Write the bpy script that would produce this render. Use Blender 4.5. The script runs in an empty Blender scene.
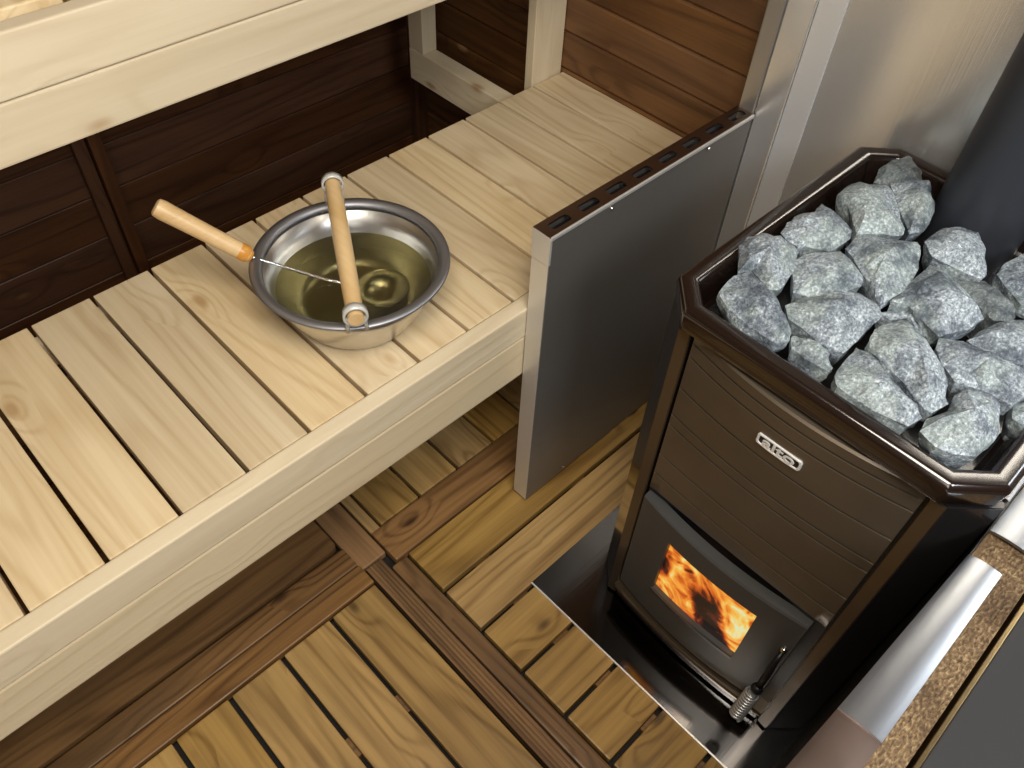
import bpy, bmesh, math, random
from mathutils import Vector, Matrix, noise
random.seed(7)
PI = math.pi
C = bpy.context.scene.collection
S = 0.9            # metres per measuring unit
FZ = 1.57          # camera height above the floor in measuring units
def W(x, y, z):    # measuring units (camera at the origin) -> metres above the floor
    return Vector((x*S, y*S, (z+FZ)*S))

# ------------------------------------------------------------------ camera
RM = [[0.71887642, -0.69393486, 0.04087912], [-0.50869266, -0.56523286, -0.64941789], [0.47375993, 0.4460563, -0.75933215]]
FPX = 825.1698
cam_d = bpy.data.cameras.new('camera')
cam = bpy.data.objects.new('camera', cam_d); C.objects.link(cam)
cam_d.sensor_width = 36; cam_d.lens = FPX/1024*36; cam_d.clip_start = 0.02
r, d, f = RM
m = Matrix(((r[0], -d[0], -f[0], 0), (r[1], -d[1], -f[1], 0), (r[2], -d[2], -f[2], FZ*S), (0, 0, 0, 1)))
cam.matrix_world = m
bpy.context.scene.camera = cam
def ray(u, v):
    q = ((u-512)/FPX, (v-384)/FPX, 1.0)
    return [sum(RM[i][k]*q[i] for i in range(3)) for k in range(3)]
def onz(u, v, z):
    k = ray(u, v); t = z/k[2]; return (k[0]*t, k[1]*t)
def onx(u, v, x):
    k = ray(u, v); t = x/k[0]; return (k[1]*t, k[2]*t)

# ------------------------------------------------------------------ materials
def new_mat(name):
    mt = bpy.data.materials.new(name); mt.use_nodes = True
    nt = mt.node_tree; b = nt.nodes['Principled BSDF']
    return mt, nt, b
def N(nt, t, **kw):
    n = nt.nodes.new(t)
    for k, v in kw.items(): setattr(n, k, v)
    return n
def L(nt, a, b): nt.links.new(a, b)
def ramp(nt, fac, stops):
    n = N(nt, 'ShaderNodeValToRGB'); cr = n.color_ramp
    while len(cr.elements) < len(stops): cr.elements.new(0.5)
    for e, (p, c) in zip(cr.elements, stops):
        e.position = p; e.color = (c[0], c[1], c[2], 1)
    L(nt, fac, n.inputs['Fac']); return n.outputs['Color']
def math_n(nt, op, a, b=None, c=None):
    n = N(nt, 'ShaderNodeMath', operation=op)
    for i, v in enumerate((a, b, c)):
        if v is None: continue
        if isinstance(v, (int, float)): n.inputs[i].default_value = v
        else: L(nt, v, n.inputs[i])
    return n.outputs[0]
def mix(nt, fac, a, b, mode='MIX'):
    n = N(nt, 'ShaderNodeMix', data_type='RGBA', blend_type=mode)
    for i, v in ((0, fac), (6, a), (7, b)):
        if isinstance(v, (int, float)): n.inputs[i].default_value = v
        elif isinstance(v, tuple): n.inputs[i].default_value = (*v[:3], 1)
        else: L(nt, v, n.inputs[i])
    return n.outputs[2]
def wood(name, light, dark, knot, rough=0.5, knots=0.5, var=0.25, ring=7.0, stain=0.0, stain_col=(0,0,0), coat=0.0, contrast=1.0):
    """board wood: grain runs along local X, each board offset by its own random number"""
    mt, nt, b = new_mat(name)
    tc = N(nt, 'ShaderNodeTexCoord'); oi = N(nt, 'ShaderNodeObjectInfo')
    at = N(nt, 'ShaderNodeAttribute', attribute_name='pid')
    rnd = math_n(nt, 'FRACT', math_n(nt, 'ADD', oi.outputs['Random'], at.outputs['Fac']))
    cmb = N(nt, 'ShaderNodeCombineXYZ')
    L(nt, math_n(nt, 'MULTIPLY', rnd, 37.0), cmb.inputs[0])
    L(nt, math_n(nt, 'MULTIPLY', rnd, 11.3), cmb.inputs[1])
    L(nt, math_n(nt, 'MULTIPLY', rnd, 5.7), cmb.inputs[2])
    add = N(nt, 'ShaderNodeVectorMath', operation='ADD')
    L(nt, tc.outputs['Object'], add.inputs[0]); L(nt, cmb.outputs[0], add.inputs[1])
    P = add.outputs[0]
    def mapped(s):
        mp = N(nt, 'ShaderNodeMapping'); mp.inputs['Scale'].default_value = s
        L(nt, P, mp.inputs['Vector']); return mp.outputs[0]
    def nz(s, scale=1.0, detail=3.0, dist=0.0):
        n = N(nt, 'ShaderNodeTexNoise'); n.inputs['Scale'].default_value = scale
        n.inputs['Detail'].default_value = detail; n.inputs['Distortion'].default_value = dist
        L(nt, mapped(s), n.inputs['Vector']); return n.outputs['Fac']
    # knots
    vo = N(nt, 'ShaderNodeTexVoronoi'); vo.inputs['Scale'].default_value = 1.0
    vo.inputs['Randomness'].default_value = 1.0
    L(nt, mapped((7.0, 15.0, 15.0)), vo.inputs['Vector'])
    sep = N(nt, 'ShaderNodeSeparateColor'); L(nt, vo.outputs['Color'], sep.inputs[0])
    keep = math_n(nt, 'GREATER_THAN', knots, sep.outputs[0])
    kd = vo.outputs['Distance']
    kn = N(nt, 'ShaderNodeMapRange'); kn.interpolation_type = 'SMOOTHSTEP'
    L(nt, kd, kn.inputs[0]); kn.inputs[1].default_value = 0.05; kn.inputs[2].default_value = 0.19
    kn.inputs[3].default_value = 1; kn.inputs[4].default_value = 0
    kmask = math_n(nt, 'MULTIPLY', kn.outputs[0], keep)
    kw_ = N(nt, 'ShaderNodeMapRange'); kw_.interpolation_type = 'SMOOTHSTEP'
    L(nt, kd, kw_.inputs[0]); kw_.inputs[1].default_value = 0.0; kw_.inputs[2].default_value = 0.6
    kw_.inputs[3].default_value = 1; kw_.inputs[4].default_value = 0
    bend = math_n(nt, 'MULTIPLY', math_n(nt, 'MULTIPLY', kw_.outputs[0], keep), 0.16)
    # growth rings as thin stripes along the board
    low = math_n(nt, 'ADD', nz((0.9, 9.0, 9.0), detail=1.0), bend)
    st = math_n(nt, 'SINE', math_n(nt, 'MULTIPLY', low, ring*2*PI))
    st = math_n(nt, 'POWER', math_n(nt, 'MULTIPLY_ADD', st, 0.5, 0.5), 3.0)
    fine = nz((4.0, 160.0, 160.0), detail=2.0)
    mid = nz((2.0, 22.0, 22.0), detail=3.0)
    g = math_n(nt, 'MULTIPLY_ADD', st, 0.42*contrast, math_n(nt, 'MULTIPLY_ADD', math_n(nt, 'SUBTRACT', fine, 0.5), 0.85*contrast, math_n(nt, 'MULTIPLY_ADD', math_n(nt, 'SUBTRACT', mid, 0.5), 1.3*contrast, 0.22)))
    col = mix(nt, g, light, dark); nt.nodes[-1].clamp_factor = True
    tone = math_n(nt, 'MULTIPLY_ADD', math_n(nt, 'SUBTRACT', math_n(nt, 'FRACT', math_n(nt, 'MULTIPLY', rnd, 7.31)), 0.5), var*2, 1.0)
    hsv = N(nt, 'ShaderNodeHueSaturation'); L(nt, col, hsv.inputs['Color']); L(nt, tone, hsv.inputs['Value'])
    L(nt, math_n(nt, 'MULTIPLY_ADD', math_n(nt, 'FRACT', math_n(nt, 'MULTIPLY', rnd, 13.7)), 0.14, 0.93), hsv.inputs['Saturation'])
    col = hsv.outputs[0]
    if stain > 0:
        s1 = nz((3.0, 6.0, 6.0), detail=4.0, dist=0.6)
        mr = N(nt, 'ShaderNodeMapRange'); L(nt, s1, mr.inputs[0]); mr.inputs[1].default_value = 0.48; mr.inputs[2].default_value = 0.75
        col = mix(nt, math_n(nt, 'MULTIPLY', mr.outputs[0], stain), col, stain_col)
    col = mix(nt, math_n(nt, 'MULTIPLY', kmask, 0.8), col, knot)
    L(nt, col, b.inputs['Base Color'])
    b.inputs['Roughness'].default_value = rough
    b.inputs['Coat Weight'].default_value = coat; b.inputs['Coat Roughness'].default_value = 0.3
    bp = N(nt, 'ShaderNodeBump'); bp.inputs['Strength'].default_value = 0.25; bp.inputs['Distance'].default_value = 0.002
    L(nt, math_n(nt, 'MULTIPLY_ADD', fine, 0.6, math_n(nt, 'MULTIPLY', st, 0.5)), bp.inputs['Height']); L(nt, bp.outputs[0], b.inputs['Normal'])
    return mt
ANR = 0.25
def metal(name, col, rough, brushed=0.0, axis=2, metallic=1.0, coat=0.0, bumpd=0.0005, blotch=0.0, aniso=0.0):
    mt, nt, b = new_mat(name)
    b.inputs['Base Color'].default_value = (*col, 1); b.inputs['Metallic'].default_value = metallic
    b.inputs['Roughness'].default_value = rough
    b.inputs['Coat Weight'].default_value = coat; b.inputs['Coat Roughness'].default_value = 0.08
    tc = N(nt, 'ShaderNodeTexCoord')
    if aniso > 0:
        b.inputs['Anisotropic'].default_value = aniso
        tg = N(nt, 'ShaderNodeTangent'); tg.direction_type = 'RADIAL'; tg.axis = 'Z'; L(nt, tg.outputs[0], b.inputs['Tangent'])
        b.inputs['Anisotropic Rotation'].default_value = ANR
    if brushed > 0:
        mp = N(nt, 'ShaderNodeMapping'); s = [420.0]*3; s[axis] = 3.0; mp.inputs['Scale'].default_value = s
        L(nt, tc.outputs['Object'], mp.inputs['Vector'])
        n = N(nt, 'ShaderNodeTexNoise'); n.inputs['Scale'].default_value = 1; n.inputs['Detail'].default_value = 2
        L(nt, mp.outputs[0], n.inputs['Vector'])
        L(nt, math_n(nt, 'MULTIPLY_ADD', math_n(nt, 'SUBTRACT', n.outputs['Fac'], 0.5), brushed, rough), b.inputs['Roughness'])
        bp = N(nt, 'ShaderNodeBump'); bp.inputs['Strength'].default_value = 0.12; bp.inputs['Distance'].default_value = bumpd
        L(nt, n.outputs['Fac'], bp.inputs['Height']); L(nt, bp.outputs[0], b.inputs['Normal'])
    if blotch > 0:
        n2 = N(nt, 'ShaderNodeTexNoise'); n2.inputs['Scale'].default_value = 7; n2.inputs['Detail'].default_value = 3
        L(nt, tc.outputs['Object'], n2.inputs['Vector'])
        c2 = tuple(min(1, c*(1+blotch)) for c in col); c1 = tuple(c*(1-blotch) for c in col)
        L(nt, ramp(nt, n2.outputs['Fac'], ((0.35, c1), (0.65, c2))), b.inputs['Base Color'])
    return mt
M = {}
M['pine'] = wood('pale_pine', (0.74, 0.59, 0.37), (0.50, 0.345, 0.17), (0.42, 0.25, 0.11), 0.45, 0.22, 0.14, 12.0, contrast=0.75)
M['pine_front'] = wood('pale_pine_front', (0.70, 0.59, 0.41), (0.50, 0.38, 0.22), (0.34, 0.19, 0.08), 0.5, 0.30, 0.05, 9.0, contrast=0.4)
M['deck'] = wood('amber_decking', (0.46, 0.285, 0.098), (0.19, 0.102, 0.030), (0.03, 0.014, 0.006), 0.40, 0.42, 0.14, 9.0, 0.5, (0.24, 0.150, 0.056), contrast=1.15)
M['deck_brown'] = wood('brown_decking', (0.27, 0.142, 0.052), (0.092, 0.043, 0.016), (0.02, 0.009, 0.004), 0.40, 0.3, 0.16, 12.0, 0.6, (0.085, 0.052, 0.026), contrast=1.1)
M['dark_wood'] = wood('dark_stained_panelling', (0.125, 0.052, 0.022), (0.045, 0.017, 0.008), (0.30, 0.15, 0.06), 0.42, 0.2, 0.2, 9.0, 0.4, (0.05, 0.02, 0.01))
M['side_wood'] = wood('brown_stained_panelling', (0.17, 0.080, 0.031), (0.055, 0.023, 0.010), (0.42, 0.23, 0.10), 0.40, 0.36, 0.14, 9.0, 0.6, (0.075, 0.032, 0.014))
M['birch'] = wood('birch_handle', (0.68, 0.49, 0.27), (0.50, 0.32, 0.14), (0.3, 0.15, 0.05), 0.4, 0.05, 0.06, 4.0, contrast=0.7)
M['orange_wood'] = wood('varnished_handle_end', (0.62, 0.30, 0.07), (0.46, 0.19, 0.04), (0.3, 0.12, 0.03), 0.3, 0.0, 0.05, 4.0)
M['steel'] = metal('brushed_steel', (0.56, 0.55, 0.53), 0.27, 0.16, 2)
M['steel_wall'] = metal('brushed_steel_sheet', (0.90, 0.90, 0.89), 0.24, 0.05, 2, metallic=.82, aniso=.8)
M['strip_steel'] = metal('painted_sheen_steel', (0.86, 0.87, 0.88), 0.40, 0.06, 2, metallic=.62)  # paler than the lining: a bright reflection band put into the colour
M['steel_guard'] = metal('satin_dark_steel', (0.25, 0.236, 0.22), 0.42, 0.06, 2, metallic=.7)
M['end_steel'] = metal('plain_steel_end', (0.72, 0.70, 0.66), 0.40, 0.03, 2, metallic=.6)
M['trim_steel'] = metal('dull_trim_steel', (0.50, 0.48, 0.45), 0.36, 0.03, 2, metallic=.85)
M['badge_steel'] = metal('bright_edge_steel', (0.90, 0.90, 0.88), 0.35, 0.0, 0, metallic=.6)
M['steel_guard_top'] = metal('brown_reflection_steel_top', (0.30, 0.22, 0.17), 0.30, 0.1, 0)  # reflected wood ceiling put into the base colour as brown
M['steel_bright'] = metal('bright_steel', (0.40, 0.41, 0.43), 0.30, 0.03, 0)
M['plate'] = metal('mirror_steel_plate', (0.17, 0.165, 0.165), 0.12, 0.05, 0)
M['bucket'] = metal('spun_steel', (0.62, 0.61, 0.58), 0.33, 0.12, 2)
M['bucket_rim'] = metal('dull_steel_rim', (0.36, 0.36, 0.38), 0.5)
M['chrome'] = metal('chrome', (0.85, 0.84, 0.80), 0.10)
M['enamel'] = metal('dark_brown_enamel', (0.016, 0.009, 0.0065), 0.18, metallic=0.2, coat=1.0)
M['panel'] = metal('brown_metallic_panel', (0.125, 0.096, 0.066), 0.40, 0.0, metallic=0.55, coat=0.25, blotch=0.12)
M['post'] = metal('bronze_brown_post', (0.105, 0.076, 0.048), 0.28, metallic=0.7, coat=0.4)
M['charcoal'] = metal('charcoal_cast_door', (0.075, 0.073, 0.070), 0.45, metallic=0.4)
M['black'] = metal('black_iron', (0.012, 0.012, 0.014), 0.4, metallic=0.3)
M['side_black'] = metal('black_steel_side', (0.022, 0.020, 0.020), 0.25, metallic=0.4, coat=0.3)
M['pipe'] = metal('satin_black_pipe', (0.050, 0.054, 0.066), 0.42, metallic=0.5)
M['basket'] = metal('sooty_basket', (0.02, 0.021, 0.024), 0.6, metallic=0.2)
M['brass'] = metal('gilded_edge', (0.36, 0.26, 0.13), 0.3)
M['plastic'] = metal('pale_plastic_lug', (0.55, 0.54, 0.50), 0.35, metallic=0.15)
M['sub'] = metal('dark_subfloor', (0.015, 0.012, 0.010), 0.8, metallic=0)
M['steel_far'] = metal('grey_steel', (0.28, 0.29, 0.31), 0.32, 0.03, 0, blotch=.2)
M['casing'] = metal('matt_black_casing', (0.028, 0.027, 0.027), 0.5, metallic=.2)
M['brown_cap'] = metal('brown_reflection_steel_cap', (0.16, 0.115, 0.095), 0.45, 0.03, 0, blotch=0.3)  # blurry wood reflection painted in as a blotchy brown

def stone_mat(name='grey_olivine_stone', k=1.0):
    mt, nt, b = new_mat(name)
    tc = N(nt, 'ShaderNodeTexCoord'); oi = N(nt, 'ShaderNodeObjectInfo')
    add = N(nt, 'ShaderNodeVectorMath', operation='ADD'); L(nt, tc.outputs['Object'], add.inputs[0])
    cb = N(nt, 'ShaderNodeCombineXYZ'); L(nt, math_n(nt, 'MULTIPLY', oi.outputs['Random'], 19.0), cb.inputs[0]); L(nt, cb.outputs[0], add.inputs[1])
    def nz(s, det, ro=0.6):
        n = N(nt, 'ShaderNodeTexNoise'); n.inputs['Scale'].default_value = s; n.inputs['Detail'].default_value = det
        n.inputs['Roughness'].default_value = ro; L(nt, add.outputs[0], n.inputs['Vector']); return n.outputs['Fac']
    sp = nz(260, 5, 0.8); bl = nz(24, 4); hue = nz(9, 2)
    c = ramp(nt, sp, ((0.32, (0.055, 0.068, 0.080)), (0.45, (0.17, 0.20, 0.225)), (0.56, (0.36, 0.405, 0.435)), (0.70, (0.84, 0.90, 0.94))))
    c = mix(nt, math_n(nt, 'MULTIPLY', math_n(nt, 'GREATER_THAN', hue, 0.5), 0.22), c, (0.30, 0.36, 0.28))
    c = mix(nt, 1.0, c, ramp(nt, bl, ((0.36, (0.30, 0.32, 0.36)), (0.55, (1, 1, 1)))), 'MULTIPLY')
    tone = math_n(nt, 'MULTIPLY_ADD', oi.outputs['Random'], 0.30*k, 1.08*k)
    h = N(nt, 'ShaderNodeHueSaturation'); L(nt, c, h.inputs['Color']); L(nt, tone, h.inputs['Value'])
    L(nt, h.outputs[0], b.inputs['Base Color']); b.inputs['Roughness'].default_value = 0.62
    bp = N(nt, 'ShaderNodeBump'); bp.inputs['Strength'].default_value = 0.7; bp.inputs['Distance'].default_value = 0.004
    L(nt, math_n(nt, 'ADD', nz(70, 6, 0.7), math_n(nt, 'MULTIPLY', sp, 0.4)), bp.inputs['Height']); L(nt, bp.outputs[0], b.inputs['Normal'])
    return mt
M['stone'] = stone_mat()
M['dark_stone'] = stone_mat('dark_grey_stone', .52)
def wool_mat():
    mt, nt, b = new_mat('brown_mineral_wool')
    tc = N(nt, 'ShaderNodeTexCoord')
    mp = N(nt, 'ShaderNodeMapping'); mp.inputs['Scale'].default_value = (1, 1.8, 1); L(nt, tc.outputs['Object'], mp.inputs['Vector'])
    n = N(nt, 'ShaderNodeTexNoise'); n.inputs['Scale'].default_value = 190; n.inputs['Detail'].default_value = 6; n.inputs['Distortion'].default_value = 0.3
    L(nt, mp.outputs[0], n.inputs['Vector'])
    n2 = N(nt, 'ShaderNodeTexNoise'); n2.inputs['Scale'].default_value = 18; L(nt, tc.outputs['Object'], n2.inputs['Vector'])
    c = ramp(nt, n.outputs['Fac'], ((0.3, (0.06, 0.032, 0.014)), (0.52, (0.19, 0.115, 0.05)), (0.72, (0.44, 0.32, 0.17))))
    c = mix(nt, 1.0, c, ramp(nt, n2.outputs['Fac'], ((0.35, (0.55, 0.5, 0.45)), (0.6, (1, 1, 1)))), 'MULTIPLY')
    L(nt, c, b.inputs['Base Color']); b.inputs['Roughness'].default_value = 0.6
    bp = N(nt, 'ShaderNodeBump'); bp.inputs['Distance'].default_value = 0.004; L(nt, n.outputs['Fac'], bp.inputs['Height']); L(nt, bp.outputs[0], b.inputs['Normal'])
    return mt
M['wool'] = wool_mat()
def water_mat():
    mt, nt, b = new_mat('olive_water')
    b.inputs['Base Color'].default_value = (0.33, 0.285, 0.125, 1); b.inputs['Transmission Weight'].default_value = 1.0
    b.inputs['Roughness'].default_value = 0.0; b.inputs['IOR'].default_value = 1.33
    tc = N(nt, 'ShaderNodeTexCoord'); n = N(nt, 'ShaderNodeTexNoise'); n.inputs['Scale'].default_value = 9; L(nt, tc.outputs['Object'], n.inputs['Vector'])
    bp = N(nt, 'ShaderNodeBump'); bp.inputs['Strength'].default_value = 0.2; bp.inputs['Distance'].default_value = 0.002
    L(nt, n.outputs['Fac'], bp.inputs['Height']); L(nt, bp.outputs[0], b.inputs['Normal'])
    return mt
M['water'] = water_mat()
def fire_mat():
    """flames and glowing logs: local X runs across the window 0..1, local Z up 0..1"""
    mt, nt, b = new_mat('burning_fire')
    tc = N(nt, 'ShaderNodeTexCoord'); uv = N(nt, 'ShaderNodeUVMap')
    sp = N(nt, 'ShaderNodeSeparateXYZ'); L(nt, uv.outputs[0], sp.inputs[0]); u, v = sp.outputs[0], sp.outputs[1]
    mp = N(nt, 'ShaderNodeMapping'); mp.inputs['Scale'].default_value = (1.5, 1.0, 1); mp.inputs['Rotation'].default_value = (0, 0, 0.7)
    L(nt, uv.outputs[0], mp.inputs['Vector'])
    n = N(nt, 'ShaderNodeTexNoise'); n.inputs['Scale'].default_value = 2.4; n.inputs['Detail'].default_value = 5; n.inputs['Distortion'].default_value = 1.8
    L(nt, mp.outputs[0], n.inputs['Vector'])
    # dark log mass leaning from the middle to the lower right corner
    c = math_n(nt, 'MULTIPLY_ADD', math_n(nt, 'SUBTRACT', 0.75, v), 0.42, 0.42)
    dx = math_n(nt, 'DIVIDE', math_n(nt, 'SUBTRACT', u, c), 0.22)
    below = math_n(nt, 'MINIMUM', math_n(nt, 'MAXIMUM', math_n(nt, 'MULTIPLY', math_n(nt, 'SUBTRACT', 0.85, v), 3.0), 0.0), 1.0)
    logm = math_n(nt, 'MULTIPLY', math_n(nt, 'MAXIMUM', math_n(nt, 'SUBTRACT', 1.0, math_n(nt, 'MULTIPLY', dx, dx)), 0.0), below)
    dl = math_n(nt, 'DIVIDE', u, 0.13); dv = math_n(nt, 'DIVIDE', math_n(nt, 'SUBTRACT', v, 0.5), 0.3)
    log2 = math_n(nt, 'MAXIMUM', math_n(nt, 'SUBTRACT', 1.0, math_n(nt, 'ADD', math_n(nt, 'MULTIPLY', dl, dl), math_n(nt, 'MULTIPLY', dv, dv))), 0.0)
    heat = math_n(nt, 'MULTIPLY_ADD', math_n(nt, 'SUBTRACT', n.outputs['Fac'], 0.5), 2.0, 0.66)
    heat = math_n(nt, 'SUBTRACT', heat, math_n(nt, 'MULTIPLY', logm, 0.75))
    heat = math_n(nt, 'SUBTRACT', heat, math_n(nt, 'MULTIPLY', log2, 0.40))
    col = ramp(nt, heat, ((0.0, (0.006, 0.001, 0.001)), (0.22, (0.10, 0.012, 0.003)), (0.42, (0.62, 0.11, 0.01)), (0.62, (0.88, 0.32, 0.035)), (0.82, (0.86, 0.58, 0.12)), (1.0, (0.74, 0.74, 0.42))))
    b.inputs['Base Color'].default_value = (0.01, 0.01, 0.01, 1); b.inputs['Roughness'].default_value = 0.2
    L(nt, col, b.inputs['Emission Color']); b.inputs['Emission Strength'].default_value = 1.0
    return mt
M['fire'] = fire_mat()
def glass_mat():
    mt, nt, b = new_mat('door_glass'); b.inputs['Transmission Weight'].default_value = 1; b.inputs['Roughness'].default_value = 0.02
    b.inputs['IOR'].default_value = 1.2; return mt
M['glass'] = glass_mat()

# ------------------------------------------------------------------ helpers
WO = {}   # world origin of each object
def root(name, label, cat, at, group=None):
    o = bpy.data.objects.new(name, None); C.objects.link(o); o.empty_display_size = 0.05
    o.location = at; WO[o.name] = Vector(at)
    o['label'] = label; o['category'] = cat
    if group: o['group'] = group
    return o
def obj(name, bm, mat, parent=None, origin=None, axis='X', smooth=False, auto=None):
    bm.verts.ensure_lookup_table()
    lo = Vector([min(v.co[i] for v in bm.verts) for i in range(3)]); hi = Vector([max(v.co[i] for v in bm.verts) for i in range(3)])
    org = Vector(origin) if origin is not None else Vector(((lo.x+hi.x)/2, (lo.y+hi.y)/2, lo.z))
    rot = {'X': Matrix.Identity(3), 'Y': Matrix.Rotation(PI/2, 3, 'Z'), 'Z': Matrix.Rotation(-PI/2, 3, 'Y')}[axis]
    inv = rot.inverted()
    for v in bm.verts: v.co = inv @ (v.co-org)
    me = bpy.data.meshes.new(name); 
    if smooth:
        for fc in bm.faces: fc.smooth = True
    bm.to_mesh(me); bm.free()
    if auto is not None:
        try: me.set_sharp_from_angle(angle=auto)
        except Exception: pass
    o = bpy.data.objects.new(name, me); C.objects.link(o); me.materials.append(mat)
    o.rotation_euler = rot.to_euler()
    if parent is not None: o.parent = parent; o.location = org-WO[parent.name]
    else: o.location = org
    if parent is not None and parent.type == 'MESH':
        o.location = WR[parent.name].inverted() @ (org-WO[parent.name]); o.rotation_euler = (WR[parent.name].inverted() @ rot).to_euler()
    WO[o.name] = org; WR[o.name] = rot
    return o
WR = {}
def tag(o, label, cat, group=None):
    o['label'] = label; o['category'] = cat
    if group: o['group'] = group
    return o
def struct(o): o['kind'] = 'structure'; return o
def box(bm, x0, x1, y0, y1, z0, z1, bev=0.0, seg=2, pid=None):
    """axis-aligned box in measuring units"""
    t = bmesh.new(); bmesh.ops.create_cube(t, size=1)
    a = W(x0, y0, z0); b = W(x1, y1, z1)
    for v in t.verts: v.co = Vector([(a[i]+b[i])/2+v.co[i]*(b[i]-a[i]) for i in range(3)])
    if bev > 0: bmesh.ops.bevel(t, geom=t.edges[:], offset=bev*S, segments=seg, affect='EDGES', profile=0.6)
    if pid is not None:
        lay = bm.faces.layers.float.get('pid') or bm.faces.layers.float.new('pid')
    merge(bm, t, pid)
def merge(bm, t, pid=None, mtx=None):
    lay = bm.faces.layers.float.get('pid') if pid is not None else None
    mp = {}
    for v in t.verts: mp[v] = bm.verts.new(mtx @ v.co if mtx else v.co)
    for fc in t.faces:
        try: nf = bm.faces.new([mp[v] for v in fc.verts])
        except ValueError: continue
        nf.smooth = fc.smooth
        if lay is not None: nf[lay] = pid
    t.free()
def B(): return bmesh.new()
def bx(*a, **k): bm = B(); box(bm, *a, **k); return bm
def tube(bm, pts, r, n=12, caps=True):
    """round tube through points (metres); r a number or one radius per point"""
    pts = [Vector(p) for p in pts]; rs = r if isinstance(r, (list, tuple)) else [r]*len(pts)
    rings = []; up = None
    for i, p in enumerate(pts):
        d = (pts[min(i+1, len(pts)-1)]-pts[max(i-1, 0)]).normalized()
        if up is None: up = d.orthogonal().normalized()
        up = (up-d*up.dot(d)).normalized(); sd = d.cross(up)
        rings.append([bm.verts.new(p+(up*math.cos(2*PI*k/n)+sd*math.sin(2*PI*k/n))*rs[i]) for k in range(n)])
    for a, b in zip(rings, rings[1:]):
        for k in range(n): bm.faces.new([a[k], a[(k+1) % n], b[(k+1) % n], b[k]]).smooth = True
    if caps: bm.faces.new(rings[0][::-1]); bm.faces.new(rings[-1])
def lathe(bm, c, prof, n=64, close=False):
    """profile of (radius, height) about the vertical through c (metres)"""
    rings = []
    for (r_, h) in prof:
        if r_ < 1e-6: rings.append([bm.verts.new(c+Vector((0, 0, h)))]*n); continue
        rings.append([bm.verts.new(c+Vector((r_*math.cos(2*PI*k/n), r_*math.sin(2*PI*k/n), h))) for k in range(n)])
    if close: rings.append(rings[0])
    for a, b in zip(rings, rings[1:]):
        for k in range(n):
            q = []
            for v in (a[k], a[(k+1) % n], b[(k+1) % n], b[k]):
                if v not in q: q.append(v)
            if len(q) > 2: bm.faces.new(q).smooth = True
    bmesh.ops.recalc_face_normals(bm, faces=bm.faces[:])
def prism(bm, poly, z0, z1, bev=0.0):
    """closed polygon (x,y in units) extruded z0..z1"""
    t = B()
    lo = [t.verts.new(W(x, y, z0)) for x, y in poly]; hi = [t.verts.new(W(x, y, z1)) for x, y in poly]
    t.faces.new(lo[::-1]); t.faces.new(hi)
    for i in range(len(poly)): j = (i+1) % len(poly); t.faces.new([lo[i], lo[j], hi[j], hi[i]])
    bmesh.ops.recalc_face_normals(t, faces=t.faces[:])
    if bev: bmesh.ops.bevel(t, geom=t.edges[:], offset=bev*S, segments=2, affect='EDGES')
    merge(bm, t)
def plate_holes(bm, outer, holes, z0, z1):
    """horizontal plate with through holes, loops in units"""
    t = B(); ed = []
    for lp in [outer]+holes:
        vs = [t.verts.new(W(x, y, z1)) for x, y in lp]
        for i in range(len(vs)): ed.append(t.edges.new((vs[i], vs[(i+1) % len(vs)])))
    bmesh.ops.triangle_fill(t, use_beauty=True, use_dissolve=False, edges=ed)
    g = bmesh.ops.extrude_face_region(t, geom=t.faces[:])
    for v in [e for e in g['geom'] if isinstance(e, bmesh.types.BMVert)]: v.co.z -= (z1-z0)*S
    bmesh.ops.recalc_face_normals(t, faces=t.faces[:]); merge(bm, t)

# ------------------------------------------------------------------ the room
XW, YW, XL, YF, ZC = 1.39, 1.75, -1.10, -1.25, 0.75
struct(obj('floor', bx(XL, XW+.1, YF, YW+.1, -1.66, -1.612), M['sub']))
def planked_wall(name, a0, a1, along, pos, thick, mat, pitch=0.088, off=0.0, zlo=-1.612, zhi=ZC):
    bm = B(); z = zlo - off; k = 0
    while z < zhi:
        z0, z1 = max(z, zlo), min(z+pitch-.0035, zhi)
        if z1-z0 > .01:
            p = random.random()
            if along == 'X': box(bm, a0, a1, pos, pos+thick, z0, z1, .0015, 1, pid=p)
            else: box(bm, pos, pos+thick, a0, a1, z0, z1, .004, 1, pid=p)
        z += pitch; k += 1
    # backing behind the tongue-and-groove joints
    if along == 'X': box(bm, a0, a1, pos+.006, pos+thick+.01, zlo, zhi, pid=.5)
    else: box(bm, pos+.006 if thick > 0 else pos+thick-.01, pos+thick+.01 if thick > 0 else pos-.006, a0, a1, zlo, zhi, pid=.5)
    return struct(obj(name, bm, mat, axis='X' if along == 'X' else 'Y'))
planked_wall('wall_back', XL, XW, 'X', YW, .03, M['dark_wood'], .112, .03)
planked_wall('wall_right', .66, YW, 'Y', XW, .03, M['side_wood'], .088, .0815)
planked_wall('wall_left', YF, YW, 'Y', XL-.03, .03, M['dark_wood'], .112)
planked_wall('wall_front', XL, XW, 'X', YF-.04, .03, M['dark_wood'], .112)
bm = B(); 
for k in range(23):
    x0 = XL+k*.112; box(bm, x0, min(x0+.109, XW+.1), YF, YW+.03, ZC, ZC+.03, .004, 1, pid=random.random())
struct(obj('ceiling', bm, M['side_wood'], axis='Y'))
# dark upright battens on the back wall
struct(obj('trim_1', bx(.418, .447, YW-.022, YW, -1.6, ZC, .003), M['dark_wood'], axis='Z'))
struct(obj('trim_2', bx(.450, .478, YW-.034, YW, -1.6, ZC, .003), M['dark_wood'], axis='Z'))
struct(obj('trim_3', bx(XW-.04, XW, YW-.03, YW, -1.6, ZC, .003), M['dark_wood'], axis='Z'))
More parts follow.
